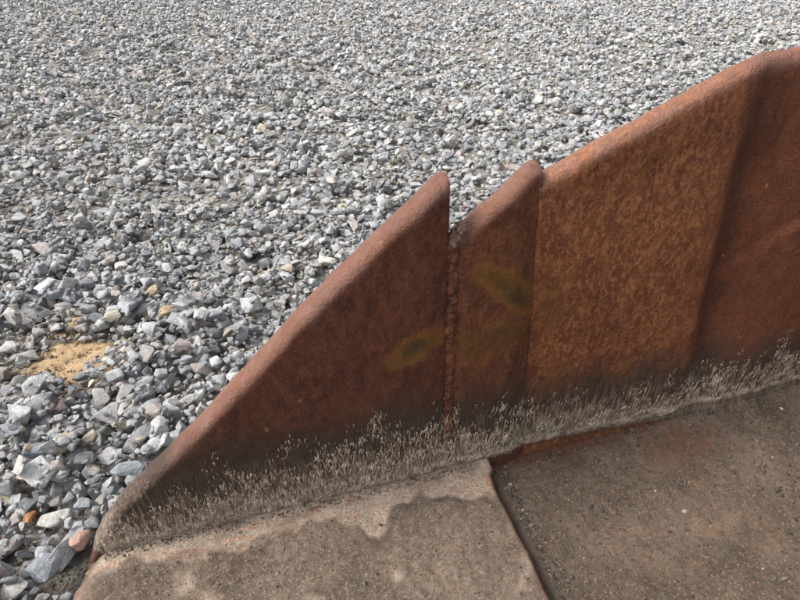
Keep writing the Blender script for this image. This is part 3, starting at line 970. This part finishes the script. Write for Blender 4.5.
# ------------------------------------------------------------------ all the other stones: one mass
R_ = np.nonzero(~isp)[0]
def point_mass(name, pos, rot, scl, tint, mat, coll, nshape):
    me = bpy.data.meshes.new(name)
    me.vertices.add(len(pos))
    me.vertices.foreach_set('co', np.asarray(pos, np.float32).ravel())
    for nm, arr in (('rot', rot), ('scl', scl), ('tint', tint)):
        at_ = me.attributes.new(nm, 'FLOAT_VECTOR', 'POINT')
        at_.data.foreach_set('vector', np.asarray(arr, np.float32).ravel())
    at_ = me.attributes.new('pid', 'INT', 'POINT')
    at_.data.foreach_set('value', rng.integers(0, nshape, len(pos)).astype(np.int32))
    me.update()
    o = new_obj(name, me, mat)
    ng = bpy.data.node_groups.new(name + '_nodes', 'GeometryNodeTree')
    ng.interface.new_socket('Geometry', in_out='INPUT', socket_type='NodeSocketGeometry')
    ng.interface.new_socket('Geometry', in_out='OUTPUT', socket_type='NodeSocketGeometry')
    N, L = ng.nodes, ng.links
    gi = N.new('NodeGroupInput'); go = N.new('NodeGroupOutput')
    ci = N.new('GeometryNodeCollectionInfo')
    ci.inputs['Collection'].default_value = coll
    ci.inputs['Separate Children'].default_value = True
    ci.inputs['Reset Children'].default_value = True
    ip = N.new('GeometryNodeInstanceOnPoints')
    ip.inputs['Pick Instance'].default_value = True
    def na(nm, dt):
        a = N.new('GeometryNodeInputNamedAttribute'); a.data_type = dt; a.inputs['Name'].default_value = nm
        return [s for s in a.outputs if s.enabled][0]
    L.new(gi.outputs[0], ip.inputs['Points'])
    L.new(ci.outputs[0], ip.inputs['Instance'])
    L.new(na('pid', 'INT'), ip.inputs['Instance Index'])
    e2r = N.new('FunctionNodeEulerToRotation')
    L.new(na('rot', 'FLOAT_VECTOR'), e2r.inputs[0])
    L.new(e2r.outputs[0], ip.inputs['Rotation'])
    L.new(na('scl', 'FLOAT_VECTOR'), ip.inputs['Scale'])
    L.new(ip.outputs[0], go.inputs[0])
    md = o.modifiers.new('scatter', 'NODES'); md.node_group = ng
    return o
NS = len(shape_done)
gravel = point_mass('gravel', S[R_, :3], ROT[R_], SC[R_], T[R_], M_STONE, gsh, NS)
gravel['kind'] = 'stuff'
gravel['label'] = 'grey crushed stone gravel covering the whole yard'
gravel['category'] = 'gravel'

# grit lying on the bucket floor
def floor_grit():
    m = 24500
    s = rng.random(m) * 1.75 + 0.01; nn = rng.random(m) ** 1.1 * 0.50 + 0.012
    nn[21000:23000] = 0.004 + 0.016 * rng.random(2000) ** 1.6         # packed against the foot of the plate
    s[23000:] = 0.838 + 0.03 * rng.random(1500) ** 1.8                 # and in the corner of the step
    P, R2, S2, T2 = [], [], [], []
    tt, _ = tints(m, rng)
    ci_, si_ = math.cos(ANG), math.sin(ANG)
    for k in range(m):
        a, b = float(s[k]), float(nn[k])
        if 0.78 < a < 0.832: continue
        if a < 0.81:
            if sand1(a, b) < 0.35 and random.random() < 0.8 and k < 21000: continue
            z = z1(max(a, 0.03), b)
        else:
            z = z2(a, b)
        r = min(0.0055, random.lognormvariate(math.log(0.00085), 0.50))
        if a > 0.81: r *= 1.25
        if k >= 21000: r *= 1.5
        elif random.random() < 0.02: r *= 2.2
        if a > 1.35 and random.random() < 0.35: r *= 1.7
        P.append((ORG.x + a * ci_ + b * si_, ORG.y + a * si_ - b * ci_, z + r * 0.3))
        S2.append((r, r, r)); R2.append((random.uniform(-.5, .5), random.uniform(-.5, .5), random.uniform(0, 6.28)))
        c = tt[k] * np.array([0.95, 0.78, 0.62]) * random.choice((0.35, 0.5, 0.7, 0.8)) * (1.0 if a < 0.81 else 0.7)
        if random.random() < 0.012: c = np.array([0.55, 0.50, 0.44])
        T2.append(c)
    o = point_mass('floor_grit', P, R2, S2, T2, M_STONE, gsh, NS)
    o['kind'] = 'stuff'
    o['label'] = 'fine sandy grit lying on the bucket floor'
    o['category'] = 'grit'
floor_grit()

# ------------------------------------------------------------------ orange sand in the gravel
def sand_patch():
    verts, faces = [], []
    cx, cy = -0.935, 1.285
    na_, nr = 72, 22
    for j in range(nr):
        k = j / (nr - 1)
        for i in range(na_):
            q = 2 * math.pi * i / na_
            wob = 1 + 0.38 * fbm(math.cos(q), math.sin(q), 4, 2.6, 4)
            x = cx + 0.165 * wob * k * math.cos(q); y = cy + 0.105 * wob * k * math.sin(q)
            z = 0.013 * (1 - k ** 2) + 0.009 * fbm(x, y, 0, 26, 4) * (1 - k ** 4) + 0.003 - 0.012 * k ** 4
            verts.append((x, y, z))
    for j in range(nr - 1):
        for i in range(na_):
            a, b = j * na_ + i, j * na_ + (i + 1) % na_
            faces.append((a, b, b + na_, a + na_))
    o = new_obj('sand', mesh_from('sand', verts, faces), M_SAND)
    o['kind'] = 'stuff'
    o['label'] = 'small patch of orange sand lying bare among the grey stones'
    o['category'] = 'sand'
sand_patch()

# crumbs of sand and dirt lying in the bare spots
def crumbs():
    m = 6500
    P, R2, S2, T2 = [], [], [], []
    for k in range(m):
        if k < 2200:
            q = random.uniform(0, 6.283); rr = random.random() ** 0.5 * 1.5
            x = -0.935 + 0.165 * rr * math.cos(q); y = 1.285 + 0.105 * rr * math.sin(q)
            z = max(0.0, 0.010 * (1 - rr * rr)) + 0.004
            c = np.array([0.40, 0.28, 0.155]) * random.uniform(0.5, 1.1)
        else:
            y = random.uniform(0.55, 2.2); x = -random.uniform(0.45, 0.78 * y + 0.35)
            if in_bucket(x, y, 0.004): continue
            z = 0.002
            c = np.array([0.30, 0.27, 0.23]) * random.uniform(0.4, 1.2)
        r = min(0.008, random.lognormvariate(math.log(0.0024), 0.45))
        P.append((x, y, z)); S2.append((r, r, r))
        R2.append((random.uniform(-.5, .5), random.uniform(-.5, .5), random.uniform(0, 6.28))); T2.append(c)
    o = point_mass('dirt_crumbs', P, R2, S2, T2, M_STONE, gsh, NS)
    o['kind'] = 'stuff'
    o['label'] = 'crumbs of sand and dirt lying between the stones'
    o['category'] = 'dirt'
crumbs()
print("stones", len(S), "shapes", NS, "H", np.percentile(H[(np.arange(NXg)[:,None]*CELL+GX0<-0.8)&(np.arange(NXg)[:,None]*CELL+GX0>-1.6)&(np.arange(NYg)[None,:]*CELL+GY0<2)&(np.arange(NYg)[None,:]*CELL+GY0>0.9)],[5,25,50,75,95]))
